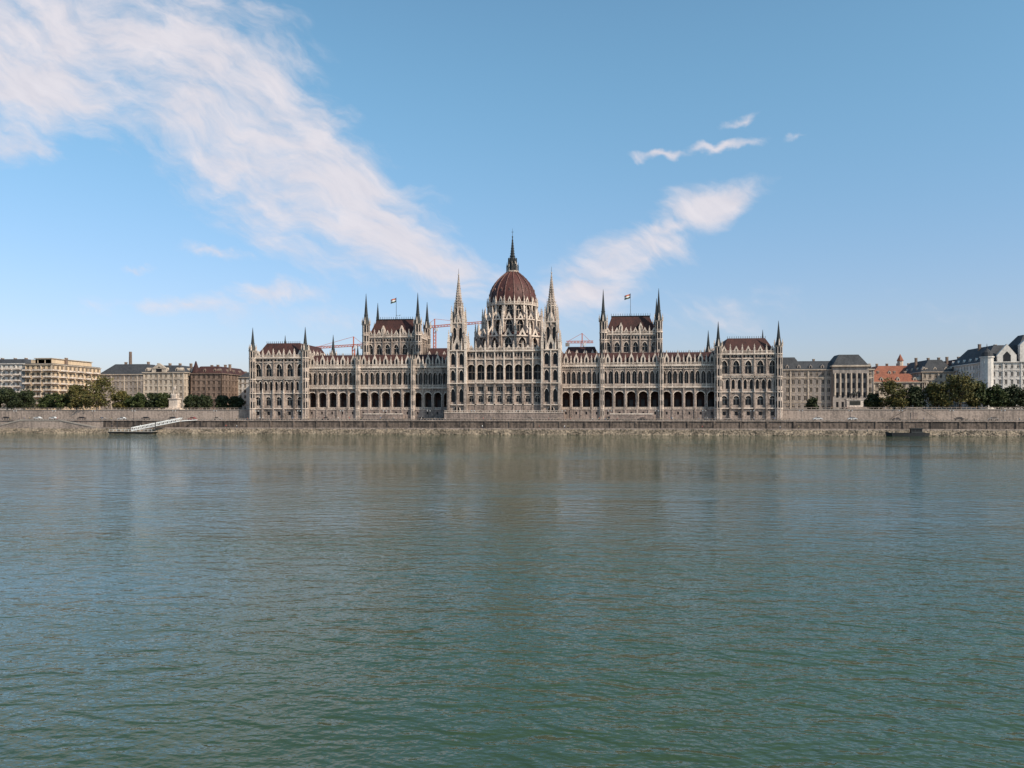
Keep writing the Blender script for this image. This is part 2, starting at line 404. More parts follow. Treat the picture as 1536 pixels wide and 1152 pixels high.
    for (z, p, t) in ((14.1, 1.0, .5), (19.6, .4, .4), (24.8, 1.0, .6), (36.6, .5, .5), (40.6, .9, .7)):
        b.box('trim', -18.9, 18.9, y - p, y + .1, z, z + t)
    b.balus('trim', -18.9, 18.9, y - .85, 25.4, 26.5, .55)
    b.balus('trim', -18.9, 18.9, y - .6, 41.3, 42.5, .6)
    b.hip('roof', -28, 28, -4.4, 14, 38, 41.5, 2, 3)
    b.box('walls', -28, 28, -1, 60, 20, 41.2)
    b.box('walls', -28.3, -18.8, -4, 4, G, 40.2); b.box('walls', 18.8, 28.3, -4, 4, G, 40.2)

    for s in (-1, 1):
        cx, cy = s * 23.3, -5.8; h = 4.2
        rows = [(G, 14.2, 'pointed', .34, 9.0, 11.4, .7, 'windows', 0, 1),
                (14.2, 24.6, 'pointed', .48, 15.6, 20.4, .9, 'windows', 0, 2),
                (24.6, 32.6, 'pointed', .5, 26.2, 29.6, .9, 'windows', 0, 2),
                (32.6, 41.0, 'pointed', .5, 34.0, 38.0, .9, 'windows', 0, 2)]
        b.facades(cx, cy, h, h, rows, 1, 1, ring=.25)
        b.fr()
        for (z, p) in ((14, .9), (24.6, .7), (32.4, .5), (40.8, .7)):
            b.box('trim', cx - h - p, cx + h + p, cy - h - p, cy + h + p, z, z + .5)
        for k in range(4):
            b.fr(cx, cy, 90 * k)
            for (px_, wd) in ((-h, 1.3), (h, 1.3), (0, .6)):
                b.box('walls', px_ - wd / 2, px_ + wd / 2, -h - 1.0, -h, G, 24.5)
                b.box('trim', px_ - wd / 2 * .85, px_ + wd / 2 * .85, -h - .65, -h, 24.5, 41.5)
            b.gable('trim', 0, -h - .2, 4.2, 41.2, 43.5, 49.0, .6)
            b.pin(-h * .55, -h - .3, .7, 41, 44, 47.5, 'trim', crock=3)
            b.pin(h * .55, -h - .3, .7, 41, 44, 47.5, 'trim', crock=3)
            b.pin(h, -h, 1.3, 41.3, 45.5, 51.5, 'trim', crock=4)
        h2 = 3.0
        rows = [(41, 55, 'pointed', .56, 43, 51.2, 1.0, 'windows', 0, 2)]
        b.facades(cx, cy, h2, h2, rows, 1, 1, ring=.2)
        b.fr(); b.box('trim', cx - h2 - .5, cx + h2 + .5, cy - h2 - .5, cy + h2 + .5, 54.6, 55.1)
        for k in range(4):
            b.fr(cx, cy, 90 * k)
            b.pin(h2, -h2, 1.1, 50, 57, 63.5, 'trim', crock=5)
            b.gable('trim', 0, -h2 - .2, 3.4, 55, 56.2, 61.0, .6)
            b.pin(0, -h2 - .3, .5, 53, 58, 61, 'trim', crock=2)
        b.fr()
        b.fru('walls', cx, cy, 2.35, 2.1, 55, 63, 8)
        for k in range(8):
            a = 2 * pi * k / 8; X, Y = cx + 2.2 * cos(a), cy + 2.2 * sin(a)
            b.pin(X, Y, .5, 56, 62.5, 66.5, 'trim', crock=2)
            a2 = a; ra = 2.12; t = .35; tx, ty = -sin(a2 + pi / 8) * t, cos(a2 + pi / 8) * t
            X, Y = cx + ra * cos(a2 + pi / 8), cy + ra * sin(a2 + pi / 8)
            b.poly('windows', [(X - tx, Y - ty, 57.5), (X + tx, Y + ty, 57.5), (X + tx, Y + ty, 61.3), (X, Y, 62.1), (X - tx, Y - ty, 61.3)])
        b.fru('trim', cx, cy, 2.4, 2.4, 62.8, 63.2, 8)
        b.fru('walls', cx, cy, 1.95, .1, 63.2, 80.0, 8)
        for k in range(12):
            t = k / 12.5; z = 64 + 15.5 * t; r = 1.95 * (1 - t) * .98 + .08
            for q in range(8):
                a = pi / 8 + q * pi / 4; X, Y = cx + r * cos(a), cy + r * sin(a); e = .2 - .08 * t
                b.box('trim', X - e, X + e, Y - e, Y + e, z - e, z + e)
        b.fru('trim', cx, cy, .45, .45, 79.2, 79.6, 6); b.fru('spires', cx, cy, .12, .05, 80, 82.5, 5)

    # ---- dome
    CX, CY, N = 0.0, 26.0, 16
    def ring_facade(r, z0, z1, frac, zs, zp, kind, dep=.8, sub=1, mull=0, rg=.2):
        ap = r * cos(pi / N); hs = r * sin(pi / N); ww = 2 * hs / sub
        for k in range(N):
            b.fr(CX, CY, 360 / N * k)
            for j in range(sub):
                b.cell(-hs + j * ww, -hs + (j + 1) * ww, z0, z1, frac * ww, zs, zp, kind, y=-ap, dep=dep, mull=mull, ring=rg)
        b.fr()
    rot = pi / 2 + pi / N
    ring_facade(19.0, 40, 50.0, .52, 42.5, 46.0, 'pointed', 1.3, mull=1, rg=.3)
    b.fru('trim', CX, CY, 19.8, 19.8, 49.6, 50.3, N, rot)
    b.fru('roof', CX, CY, 19.2, 15.2, 50.3, 52.5, N, rot)
    ring_facade(15.4, 50, 59.0, .58, 52.6, 56.0, 'pointed', 1.3, mull=1, rg=.25)
    b.fru('trim', CX, CY, 16.1, 16.1, 58.6, 59.2, N, rot)
    b.fru('roof', CX, CY, 15.4, 12.9, 59.2, 60.4, N, rot)
    ring_facade(12.9, 59, 67.0, .62, 60.8, 64.2, 'pointed', 1.0, mull=1, rg=.2)
    b.fru('trim', CX, CY, 13.8, 14.0, 66.6, 67.3, N, rot)
    for k in range(N):
        b.fr(CX, CY, 360 / N * (k + .5))
        b.box('walls', -.6, .6, -20.6, -18.6, 38, 50.5)
        b.pin(0, -19.8, 1.2, 50.5, 53.2, 58.2, 'trim', crock=4)
        b.beam('trim', (0, -19.4, 51.5), (0, -15.2, 56.8), .45, .8)
        b.box('trim', -.42, .42, -16.7, -15.0, 50, 59.3)
        b.pin(0, -16.0, 1.0, 59.3, 61.6, 66.0, 'trim', crock=4)
        b.beam('trim', (0, -15.9, 60.2), (0, -12.9, 63.6), .4, .7)
        b.box('trim', -.35, .35, -13.6, -12.4, 59, 67.2)
        b.pin(0, -13.5, .7, 67.2, 69.0, 71.6, 'trim', crock=2)
        b.fr(CX, CY, 360 / N * k)
        b.gable('trim', 0, -19.2, 3.6, 50.0, 50.8, 54.0, .5)
        b.gable('trim', 0, -15.6, 2.8, 59.0, 59.8, 62.6, .5)
        b.gable('trim', 0, -12.75, 1.7, 67.2, 69.2, 71.2, 1.0)
        hs = 13.8 * sin(pi / N)
        b.balus('trim', -hs, hs, -13.4, 67.3, 68.3, .55)
    b.fr()
    prof = [(12.25, 67), (12.5, 69), (12.5, 71), (12.2, 73.2), (11.5, 75.4), (10.5, 77.5), (9.1, 79.6), (7.4, 81.6), (5.6, 83.3), (4.0, 84.6), (2.9, 85.6)]
    seg = 64; vs = []; fs = []
    for (r, z) in prof:
        for k in range(seg):
            a = rot + 2 * pi * k / seg
            lobes = 1 - .012 * abs(sin(N / 2 * (a - rot)))
            vs.append((CX + r * lobes * cos(a), CY + r * lobes * sin(a), z))
    for j in range(len(prof) - 1):
        for k in range(seg):
            fs.append((j * seg + k, j * seg + (k + 1) % seg, (j + 1) * seg + (k + 1) % seg, (j + 1) * seg + k))
    b.mesh('dome', vs, fs)
    for k in range(N):
        b.fr(CX, CY, 360 / N * (k + .5))
        for j in range(len(prof) - 1):
            b.beam('dome_ribs', (0, -prof[j][0] - .1, prof[j][1]), (0, -prof[j + 1][0] - .1, prof[j + 1][1] + .1), .4 if j < 6 else .28, .5)
        for j in range(1, len(prof) - 1):
            b.box('dome_ribs', -.2, .2, -prof[j][0] - .5, -prof[j][0], prof[j][1] - .2, prof[j][1] + .2)
        b.fr(CX, CY, 360 / N * k)
        b.gable('dome_ribs', 0, -11.9, .9, 74.0, 75.0, 76.0, 1.2)
    b.fr()
    # lantern
    b.fru('trim', CX, CY, 3.4, 3.6, 85.4, 86.1, 8)
    b.fru('spires', CX, CY, 2.3, 2.1, 86.1, 91.0, 8)
    for k in range(8):
        b.fr(CX, CY, 45 * k)
        b.pin(0, -3.1, .45, 86, 88.6, 91.0, 'spires', 'spires')
        b.box('trim', -.14, .14, -2.5, -2.1, 86, 91)
        b.gable('spires', .0, -2.4, 1.5, 90.6, 91.2, 93.2, .5, win=False)
        b.beam('spires', (0, -3.0, 88.6), (0, -2.0, 90.4), .2, .3)
    b.fr()
    b.fru('spires', CX, CY, 2.0, 1.15, 91, 94, 8)
    b.fru('spires', CX, CY, 1.6, 1.3, 94, 94.5, 8)
    b.fru('spires', CX, CY, 1.15, .16, 94.5, 104.5, 8)
    for k in range(6):
        z = 95.5 + k * 1.4; r = 1.1 * (1 - k / 7)
        for q in range(8):
            a = pi / 8 + q * pi / 4; X, Y = CX + r * cos(a), CY + r * sin(a)
            b.box('spires', X - .14, X + .14, Y - .14, Y + .14, z - .14, z + .14)
    b.fru('spires', CX, CY, .4, .4, 104.2, 104.8, 6); b.fru('spires', CX, CY, .12, .05, 104.8, 109, 5)
    b.box('spires', -.6, .6, CY - .06, CY + .06, 107.0, 107.2)

    # terrace stairs in front of the wings
    for s in (-1, 1):
        XA, XB = sorted((s * 52, s * 73))
        b.box('base', XA, XB, -5.2, -1.6, G, 9.4)
        b.box('trim', XA, XB, -5.4, -5.1, 9.4, 10.0)
        for q in range(12):
            b.box('base', XA + 2 + q * .7, XB - 2 - q * .7, -5.2 - (12 - q) * .3, -4.9, G + q * .2, G + q * .2 + .2)
    b.box('base', -29.5, 29.5, -11.6, -9.6, G, 10.2)
    b.box('trim', -29.7, 29.7, -11.8, -9.4, 10.2, 10.5)
    b.balus('trim', -29.5, 29.5, -11.5, 10.5, 11.4, .8)
    b.finish(smooth=('dome',))
parliament()

# ================================================================= CITY BLOCKS
def city(name, x0, x1, y0, y1, ze, nx, ny, fl, wall, roof='slate', rh=5, ri=5, sides=(0, 1, 3), z0=11.6, win=.42, balc=False, dorm=0, chim=4, flat=False, arch=True, trim='plaster_c'):
    b = Build(name, dict(walls=wall, trim=trim, windows='glass', roof=roof, balconies='trimstone', chimneys='plaster_b'))
    cx, cy, hx, hy = (x0 + x1) / 2, (y0 + y1) / 2, (x1 - x0) / 2, (y1 - y0) / 2
    fh = (ze - z0) / fl; rows = []
    for f in range(fl):
        za = z0 + f * fh
        kind = 'round' if (arch and f in (0, fl - 1 if fl > 4 else 9)) else 'rect'
        zp = za + fh * (.62 if kind == 'round' else .78)
        rows.append((za, za + fh, kind, win, za + fh * .25, zp, .35, 'windows', 1, 1))
    b.facades(cx, cy, hx, hy, rows, nx, ny, sides)
    b.fr()
    for f in (1, fl - 1, fl):
        p = .7 if f == fl else .25
        z = z0 + f * fh - .2
        b.box('trim', x0 - p, x1 + p, y0 - p, y1 + p, z, z + .45)
    for k in sides:
        ha, ap, n = (hx, hy, nx) if k % 2 == 0 else (hy, hx, ny)
        b.fr(cx, cy, 90 * k); w = 2 * ha / n
        for i in range(n):
            xx = -ha + (i + .5) * w
            for f in range(1, fl):
                zs = z0 + f * fh + fh * .25
                b.box('trim', xx - w * win * .62, xx + w * win * .62, -ap - .18, -ap - .003, zs - .25, zs)
                if arch: b.box('trim', xx - w * win * .62, xx + w * win * .62, -ap - .22, -ap - .003, zs + fh * .58, zs + fh * .58 + .25)
                if balc and i % 2 == 0:
                    b.box('balconies', xx - w * .8, xx + w * .8, -ap - 1.5, -ap - .004, zs - fh * .3, zs - fh * .3 + .2)
                    b.box('balconies', xx - w * .8, xx + w * .8, -ap - 1.5, -ap - 1.42, zs - fh * .3, zs - fh * .3 + 1.1)
        for i in range(0, n + 1, 3):
            xx = -ha + i * w
            b.box('trim', xx - .3, xx + .3, -ap - .3, -ap - .004, z0, ze - .3)
        if dorm:
            for i in range(0, n, dorm):
                xx = -ha + (i + .5) * w
                b.gable('walls', xx, -ap + .9, 1.7, ze, ze + 2.0, ze + 3.0, 2.5)
    b.fr()
    if flat:
        b.box('roof', x0, x1, y0, y1, ze + .25, ze + .6)
        for i in range(3):
            xx = x0 + (i + .6) * (x1 - x0) / 3.6
            b.box('walls', xx - 2, xx + 2, y0 + 4, y0 + 9, ze + .6, ze + 3)
    else:
        b.hip('roof', x0, x1, y0, y1, ze + .25, ze + rh, ri, ri)
    for i in range(chim):
        xx = x0 + (i + .5) * (x1 - x0) / chim + random.uniform(-1, 1); yy = y0 + random.uniform(.35, .6) * (y1 - y0)
        b.box('chimneys', xx - .5, xx + .5, yy - .9, yy + .9, ze, ze + rh + 1.5)
        b.box('trim', xx - .6, xx + .6, yy - 1, yy + 1, ze + rh + 1.5, ze + rh + 1.8)
    return b

# left bank
city('apartment_building', -330, -288, 32, 70, 39, 14, 10, 8, 'plaster_w', 'slate', 3, 3, balc=True, arch=False, chim=5, trim='plaster_w').finish((-309, 50, 11.6))
b = city('apartment_building', -286.5, -270, 30, 76, 38.5, 5, 12, 7, 'plaster_y', 'slate', 3, 3, balc=True, arch=False, flat=True, chim=3, win=.5)
b.box('walls', -283, -273, 34, 72, 38.5, 42); b.box('trim', -283.6, -272.4, 33.4, 72.6, 42, 42.4)
b.finish((-278, 50, 11.6))
b = city('office_building', -271, -236, 76, 100, 34.5, 12, 8, 6, 'plaster_g', 'slate', 7, 7, chim=2)
b.fru('chimneys', -258, 90, 1.1, .9, 36, 50, 10); b.finish((-253, 88, 11.6))
b = city('corner_apartment_house', -222, -197, 45, 80, 34, 8, 9, 6, 'plaster_c', 'slate', 4.5, 5, dorm=2, chim=4, win=.4)
b.gable('walls', -212, 44.5, 9, 34, 36.5, 39.5, 1.5); b.box('trim', -216.8, -207.2, 44.2, 44.6, 36.3, 36.8); b.finish((-209, 60, 11.6))
b = city('brown_apartment_house', -195, -176, 50, 88, 33.5, 6, 9, 6, 'plaster_b', 'redroof', 4.5, 4, dorm=2, chim=4, trim='plaster_b')
b.fru('roof', -193, 52, 2.4, .3, 34, 41, 8); b.finish((-185, 60, 11.6))
city('apartment_house', -176, -164, 72, 110, 32, 4, 9, 6, 'plaster_w', 'slate', 3.5, 4, chim=3).finish((-170, 90, 11.6))
city('apartment_house', -163, -146, 60, 110, 31.5, 5, 9, 6, 'plaster_y', 'redroof', 3.5, 4, chim=3).finish((-155, 90, 11.6))
city('apartment_house', -250, -200, 110, 130, 35, 14, 6, 6, 'plaster_g', 'redroof', 5, 6, chim=6).finish((-225, 120, 11.6))
# right bank
b = city('neoclassical_palace', 138, 189, 40, 82, 33, 17, 12, 5, 'plaster_g', 'slate', 5, 6, dorm=2, chim=5, win=.4, trim='plaster_c')
b.facades(177, 39.6, 9, 2.2, [(11.6, 34.5, None, 0, 0, 0, 0, '', 0, 1)], 1, 1, (0, 1, 3)); b.fr()
for i in range(7):
    xx = 168.8 + i * 2.73
    b.fru('trim', xx, 36.9, .45, .4, 19.5, 31, 8)
for f in range(4):
    for i in range(6):
        xx = 170.2 + i * 2.73; z = 13.2 + f * 5
        b.poly('windows', [(xx - .6, 37.38, z), (xx + .6, 37.38, z), (xx + .6, 37.38, z + 2.8), (xx - .6, 37.38, z + 2.8)])
b.box('trim', 167.4, 186.6, 36.3, 42, 34.4, 35.2); b.hip('roof', 168, 186, 37.5, 55, 35.2, 41, 4, 4)
b.hip('roof', 140, 154, 40.6, 56, 33.2, 40, 4, 4)
b.finish((163, 60, 11.6))
b = city('cream_house', 203, 237, 92, 120, 32, 11, 6, 5, 'plaster_c', 'orangeroof', 6, 6, chim=6, dorm=3)
b.fru('walls', 222, 100, 1.6, 1.6, 34, 41, 8); b.fru('roof', 222, 100, 2.0, .1, 41, 45, 8); b.finish((220, 105, 11.6))
b = city('cream_house', 190, 222, 62, 88, 27, 11, 7, 4, 'plaster_c', 'orangeroof', 5, 6, chim=4, dorm=3)
b.finish((206, 75, 11.6))
city('dark_roofed_house', 221, 238, 62, 100, 32.5, 6, 9, 5, 'plaster_c', 'slate', 7, 5, dorm=2, chim=3).finish((229, 80, 11.6))
city('dark_roofed_house', 238, 256, 58, 100, 33, 6, 9, 5, 'plaster_w', 'redroof', 7, 5, dorm=2, chim=3).finish((247, 80, 11.6))
b = city('white_mansion_block', 238, 300, 25, 70, 35.5, 22, 12, 6, 'plaster_w', 'slate', 9, 7, dorm=2, chim=6, win=.4, trim='plaster_w')
b.fr()
b.fru('walls', 239.5, 26.5, 3.0, 3.0, 11.6, 38, 12); b.fru('trim', 239.5, 26.5, 3.4, 3.4, 37.8, 38.4, 12)
b.fru('roof', 239.5, 26.5, 3.0, 2.4, 38.4, 40.5, 12); b.fru('roof', 239.5, 26.5, 2.4, .6, 40.5, 42.3, 12); b.fru('roof', 239.5, 26.5, .3, .05, 42.3, 45, 6)
b.gable('walls', 248, 24.4, 9, 35.5, 39, 44.5, 1.5); b.gable('walls', 261, 24.2, 14, 35.5, 44, 51, 2.2)
for k in range(3):
    for j in range(2):
        xx = 257 + k * 4; zz = 37 + j * 4
        b.poly('windows', [(xx - .6, 24.15, zz), (xx + .6, 24.15, zz), (xx + .6, 24.15, zz + 2.4), (xx - .6, 24.15, zz + 2.4)])
b.fru('walls', 261, 28, 2.2, 2.2, 36, 51, 8); b.fru('roof', 261, 28, 2.6, .2, 51, 58, 8)
b.hip('roof', 254, 282, 28, 50, 40, 50, 7, 8); b.finish((265, 45, 11.6))
def far_blocks():
    b = Build('distant_buildings', dict(walls='plaster_g', walls_2='plaster_c', roofs='orangeroof', roofs_2='slate', windows='glass'))
    for (xa, xb) in ((-420, -130), (135, 360)):
        x = xa
        while x < xb:
            w = random.uniform(16, 30); h = random.uniform(24, 31); y = random.uniform(135, 170)
            wl = random.choice(['walls', 'walls_2']); rf = random.choice(['roofs', 'roofs_2'])
            b.box(wl, x, x + w, y, y + 15, 11, h); b.hip(rf, x - .3, x + w + .3, y - .3, y + 15.3, h, h + 4.5, 1, 6)
            for f in range(4):
                for i in range(int(w / 3)):
                    xx = x + 1.5 + i * 3; zz = h - 3.2 - f * 3.6
                    b.poly('windows', [(xx - .6, y - .03, zz), (xx + .6, y - .03, zz), (xx + .6, y - .03, zz + 1.9), (xx - .6, y - .03, zz + 1.9)])
            x += w + random.uniform(0, 3)
    b.finish((0, 150, 11))
far_blocks()

# ================================================================= GROUND & RIVER
prof = [(-700, -6), (-32.5, -3), (-27.2, 2.7), (-20.0, 2.8), (-19.99, 6.2), (0.45, 6.9), (0.5, 11.55), (400, 11.6), (9000, 12)]
Xs = [-9000, -400, -205, 0, 200, 400, 9000]
V = [(x, y, z) for (y, z) in prof for x in Xs]; nX = len(Xs)
F = [(j * nX + i, j * nX + i + 1, (j + 1) * nX + i + 1, (j + 1) * nX + i) for j in range(len(prof) - 1) for i in range(nX - 1)]
g = simple('ground', V, F, [M['paving'], M['rubble'], M['asphalt'], M['darkwall'], M['quaystone']])
for k, p in enumerate(g.data.polygons):
    j = k // (nX - 1); i = k % (nX - 1)
    p.material_index = {0: 1, 1: 1, 2: 0, 3: 4 if i < 2 else 3, 4: 0, 5: 4}.get(j, 0)

b = Build('quay_wall', dict(coping='quaystone', piers='darkwall', parapet='quaystone', lower_edge='quaystone'))
b.box('coping', -600, 600, -20.45, -19.3, 6.2, 6.7)
b.balus('parapet', -600, 600, -20.1, 6.7, 7.5, 1.4)
b.box('lower_edge', -600, 600, -27.6, -26.6, 2.2, 3.0)
x = -200
while x < 600:
    b.box('piers', x, x + .9, -20.35, -19.95, 2.8, 6.2); x += 12
b.finish()
b = Build('square_retaining_wall', dict(wall='quaystone', coping='paving', posts='quaystone'))
for (xa, xb) in ((-600, -134.3), (134.3, 600)):
    b.box('wall', xa, xb, -.15, .42, 6.9, 11.7); b.box('coping', xa, xb, -.4, .8, 11.7, 12.0)
    b.balus('posts', xa, xb, .2, 12.0, 12.9, 2.2)
b.finish()
b = Build('quay_ramp', dict(ramp='quaystone', edge='paving'))
b.mesh('ramp', [(-262, -26, 2.8), (-262, -20.6, 2.8), (-205, -26, 2.8), (-205, -20.6, 2.8), (-246, -26, 6.2), (-246, -20.6, 6.2), (-225, -26, 6.2), (-225, -20.6, 6.2)],
       [(0, 2, 6, 4), (0, 4, 5, 1), (4, 6, 7, 5), (2, 3, 7, 6)])
b.beam('edge', (-205, -26.1, 2.9), (-225, -26.1, 6.6), .3, .6); b.beam('edge', (-262, -26.1, 2.9), (-246, -26.1, 6.6), .3, .6); b.box('edge', -246, -225, -26.2, -25.9, 6.2, 6.8)
b.finish()
simple('embankment_road', [(-600, -16, 6.5), (600, -16, 6.5), (600, -9, 6.8), (-600, -9, 6.8)], [(0, 1, 2, 3)], M['asphalt'])
V = []; F = []
x = -400
while x < 400:
    i = len(V); V += [(x, -12.6, 6.66), (x + 3, -12.6, 6.66), (x + 3, -12.4, 6.67), (x, -12.4, 6.67)]; F.append((i, i + 1, i + 2, i + 3)); x += 9
simple('road_markings', V, F, M['white'])

V = []; F = []
for _ in range(6500):
    x = random.uniform(-380, 330); t = random.random(); y = -31.4 + t * 4.0; z = -1.7 + t * 4.2 + .1
    r = random.uniform(.2, .6); i = len(V)
    for k in range(5):
        a = 2 * pi * k / 5 + random.random(); V.append((x + r * cos(a), y + r * sin(a) * .8, z - .1))
    V.append((x + random.uniform(-.1, .1), y, z + r * .8))
    for k in range(5): F.append((i + k, i + (k + 1) % 5, i + 5))
simple('riprap_stones', V, F, M['rubble'])

# twin-flight stone staircase from the embankment up to the square
b = Build('quay_staircase', dict(stairs='quaystone', sides='basestone', railing='quaystone'))
for q in range(16):
    z = 6.95 + q * .3
    b.box('stairs', 184 + q * .5, 206 - q * .5, -2.4, -.2, z, z + .3)
b.beam('railing', (184, -2.5, 7.6), (192, -2.5, 12.4), .25, .3); b.beam('railing', (206, -2.5, 7.6), (198, -2.5, 12.4), .25, .3)
b.balus('railing', 192, 198, -2.5, 11.75, 12.7, .6)
b.box('sides', 193.5, 196.5, -2.6, -2.4, 7.0, 10.4)
b.finish((195, -1, 6.9))

# water
wm = bpy.data.materials.new('river_water'); wm.use_nodes = True
nt = wm.node_tree; L = nt.links; p = nt.nodes['Principled BSDF']
p.inputs['Roughness'].default_value = 0.04; p.inputs['IOR'].default_value = 1.33
tc = nd(nt, 'ShaderNodeTexCoord')
def wn(scale, sx, sy, detail, rotz=0.0, dist=0.0):
    mp = nd(nt, 'ShaderNodeMapping'); mp.inputs['Scale'].default_value = (sx, sy, 1); mp.inputs['Rotation'].default_value = (0, 0, rotz)
    L.new(tc.outputs['Object'], mp.inputs['Vector'])
    n = nd(nt, 'ShaderNodeTexNoise'); n.noise_dimensions = '2D'; n.inputs['Scale'].default_value = scale; n.inputs['Detail'].default_value = detail; n.inputs['Distortion'].default_value = dist
    L.new(mp.outputs[0], n.inputs['Vector']); return n
big = wn(.10, .5, 1.2, 1, .3); med = wn(.62, .6, 1.2, 2, -.3, .4); sml = wn(2.6, .75, 1.15, 2, .35)
patch = wn(.014, .45, 1.7, 4, .1, .5)
pr = nd(nt, 'ShaderNodeMapRange'); pr.inputs['From Min'].default_value = .35; pr.inputs['From Max'].default_value = .65; pr.inputs['To Min'].default_value = .4; pr.inputs['To Max'].default_value = 1.3
L.new(patch.outputs['Fac'], pr.inputs['Value'])
def mul(a, k):
    m = nd(nt, 'ShaderNodeMath', operation='MULTIPLY'); L.new(a, m.inputs[0]); m.inputs[1].default_value = k; return m.outputs[0]
def add(a, c):
    m = nd(nt, 'ShaderNodeMath', operation='ADD'); L.new(a, m.inputs[0]); L.new(c, m.inputs[1]); return m.outputs[0]
h = add(add(mul(med.outputs['Fac'], .16), mul(sml.outputs['Fac'], .045)), mul(big.outputs['Fac'], .18))
hm = nd(nt, 'ShaderNodeMath', operation='MULTIPLY'); L.new(h, hm.inputs[0]); L.new(pr.outputs[0], hm.inputs[1])
bp = nd(nt, 'ShaderNodeBump'); bp.inputs['Strength'].default_value = 1; bp.inputs['Distance'].default_value = 1.0
L.new(hm.outputs[0], bp.inputs['Height']); L.new(bp.outputs[0], p.inputs['Normal'])
cw = nd(nt, 'ShaderNodeValToRGB'); cw.color_ramp.elements[0].position = .3; cw.color_ramp.elements[1].position = .7
cw.color_ramp.elements[0].color = (.026, .048, .021, 1); cw.color_ramp.elements[1].color = (.037, .064, .028, 1)
L.new(patch.outputs['Fac'], cw.inputs['Fac']); L.new(cw.outputs[0], p.inputs['Base Color'])
simple('river_water', [(-9000, -700, 0), (9000, -700, 0), (9000, -27, 0), (-9000, -27, 0)], [(0, 1, 2, 3)], wm)

# ================================================================= TREES
def tree(x, y, h, w, leaf, z=11.6, name='deciduous_tree'):
    V = []; F = []; mi = []
    def cone(p0, p1, r0, r1, n=6):
        a = Vector(p0); c = Vector(p1); d = (c - a).normalized(); s = d.orthogonal().normalized(); u = d.cross(s); i = len(V)
        for q, r in ((a, r0), (c, r1)):
            for k in range(n):
                t = 2 * pi * k / n; V.append(tuple(q + s * r * cos(t) + u * r * sin(t)))
        for k in range(n): F.append((i + k, i + (k + 1) % n, i + n + (k + 1) % n, i + n + k)); mi.append(0)
    tr = h * .022 + .08
    cone((0, 0, -.2), (.1, 0, h * .3), tr * 1.5, tr); cone((.1, 0, h * .3), (0, .1, h * .8), tr, tr * .3)
    nc = 34
    for c in range(nc):
        t = random.random(); zz = h * (.18 + .74 * t); rr = w * .5 * sqrt(max(.05, 1 - ((t - .42) / .66) ** 2)) * random.uniform(.3, .9); a = c * 2.4 + random.uniform(-.4, .4)
        cc = Vector((rr * cos(a), rr * sin(a), zz))
        cone((.05, 0, h * random.uniform(.2, .5)), tuple(cc), tr * .4, tr * .1, 4)
        cr = w * random.uniform(.13, .23)
        for _ in range(100):
            d = Vector((random.gauss(0, 1), random.gauss(0, 1), random.gauss(0, .8))).normalized() * cr * random.random() ** .45
            q = cc + d; s = random.uniform(.28, .65)
            n1 = Vector((random.gauss(0, 1), random.gauss(0, 1), random.gauss(0, 1))).normalized(); u = n1.orthogonal().normalized() * s; v = n1.cross(u)
            i = len(V); V.extend([tuple(q - u), tuple(q - v * .7), tuple(q + u), tuple(q + v * .7)]); F.append((i, i + 1, i + 2, i + 3)); mi.append(1)
    o = simple(name, V, F, [M['bark'], M[leaf]], (x, y, z))
    o.data.polygons.foreach_set('material_index', mi)
for (x, y, h, w, lf) in [(-306, 8, 11, 12, 'leaf_d'), (-298, 8, 11, 12, 'leaf_d'), (-289, 8, 11.5, 12, 'leaf_d'), (-279, 6, 11.5, 14, 'leaf_d'), (-268, 5, 11, 13, 'leaf_d'), (-257, 9, 9, 9, 'leaf_g'), (-247, 6, 9, 10, 'leaf_g'), (-237, 5, 13.5, 12, 'leaf_y'),
                         (-225, 5, 18, 18, 'leaf_y'), (-213, 9, 10, 11, 'leaf_y'), (-206, 9, 8, 8, 'leaf_g'), (-200, 5, 9, 8, 'leaf_g'), (-193, 6, 9, 8, 'leaf_d'), (-186.5, 5, 9, 8, 'leaf_g'), (-172, 8, 8, 8, 'leaf_d'), (-165, 8, 7.5, 8, 'leaf_d'), (-157, 12, 8, 8, 'leaf_d'), (-149, 12, 7, 8, 'leaf_d'),
                         (180, 10, 8, 8, 'leaf_d'), (188, 5, 14, 14, 'leaf_y'), (198, 6, 12, 10, 'leaf_d'), (208, 5, 13, 12, 'leaf_y'), (218, 4, 17, 16, 'leaf_y'), (227, 7, 13, 12, 'leaf_g'), (235, 5, 12, 11, 'leaf_g'), (243, 6, 11, 11, 'leaf_d'), (252, 6, 12, 12, 'leaf_g'), (151, 9, 6, 6, 'leaf_d')]:
    tree(x, y, h, w, lf)

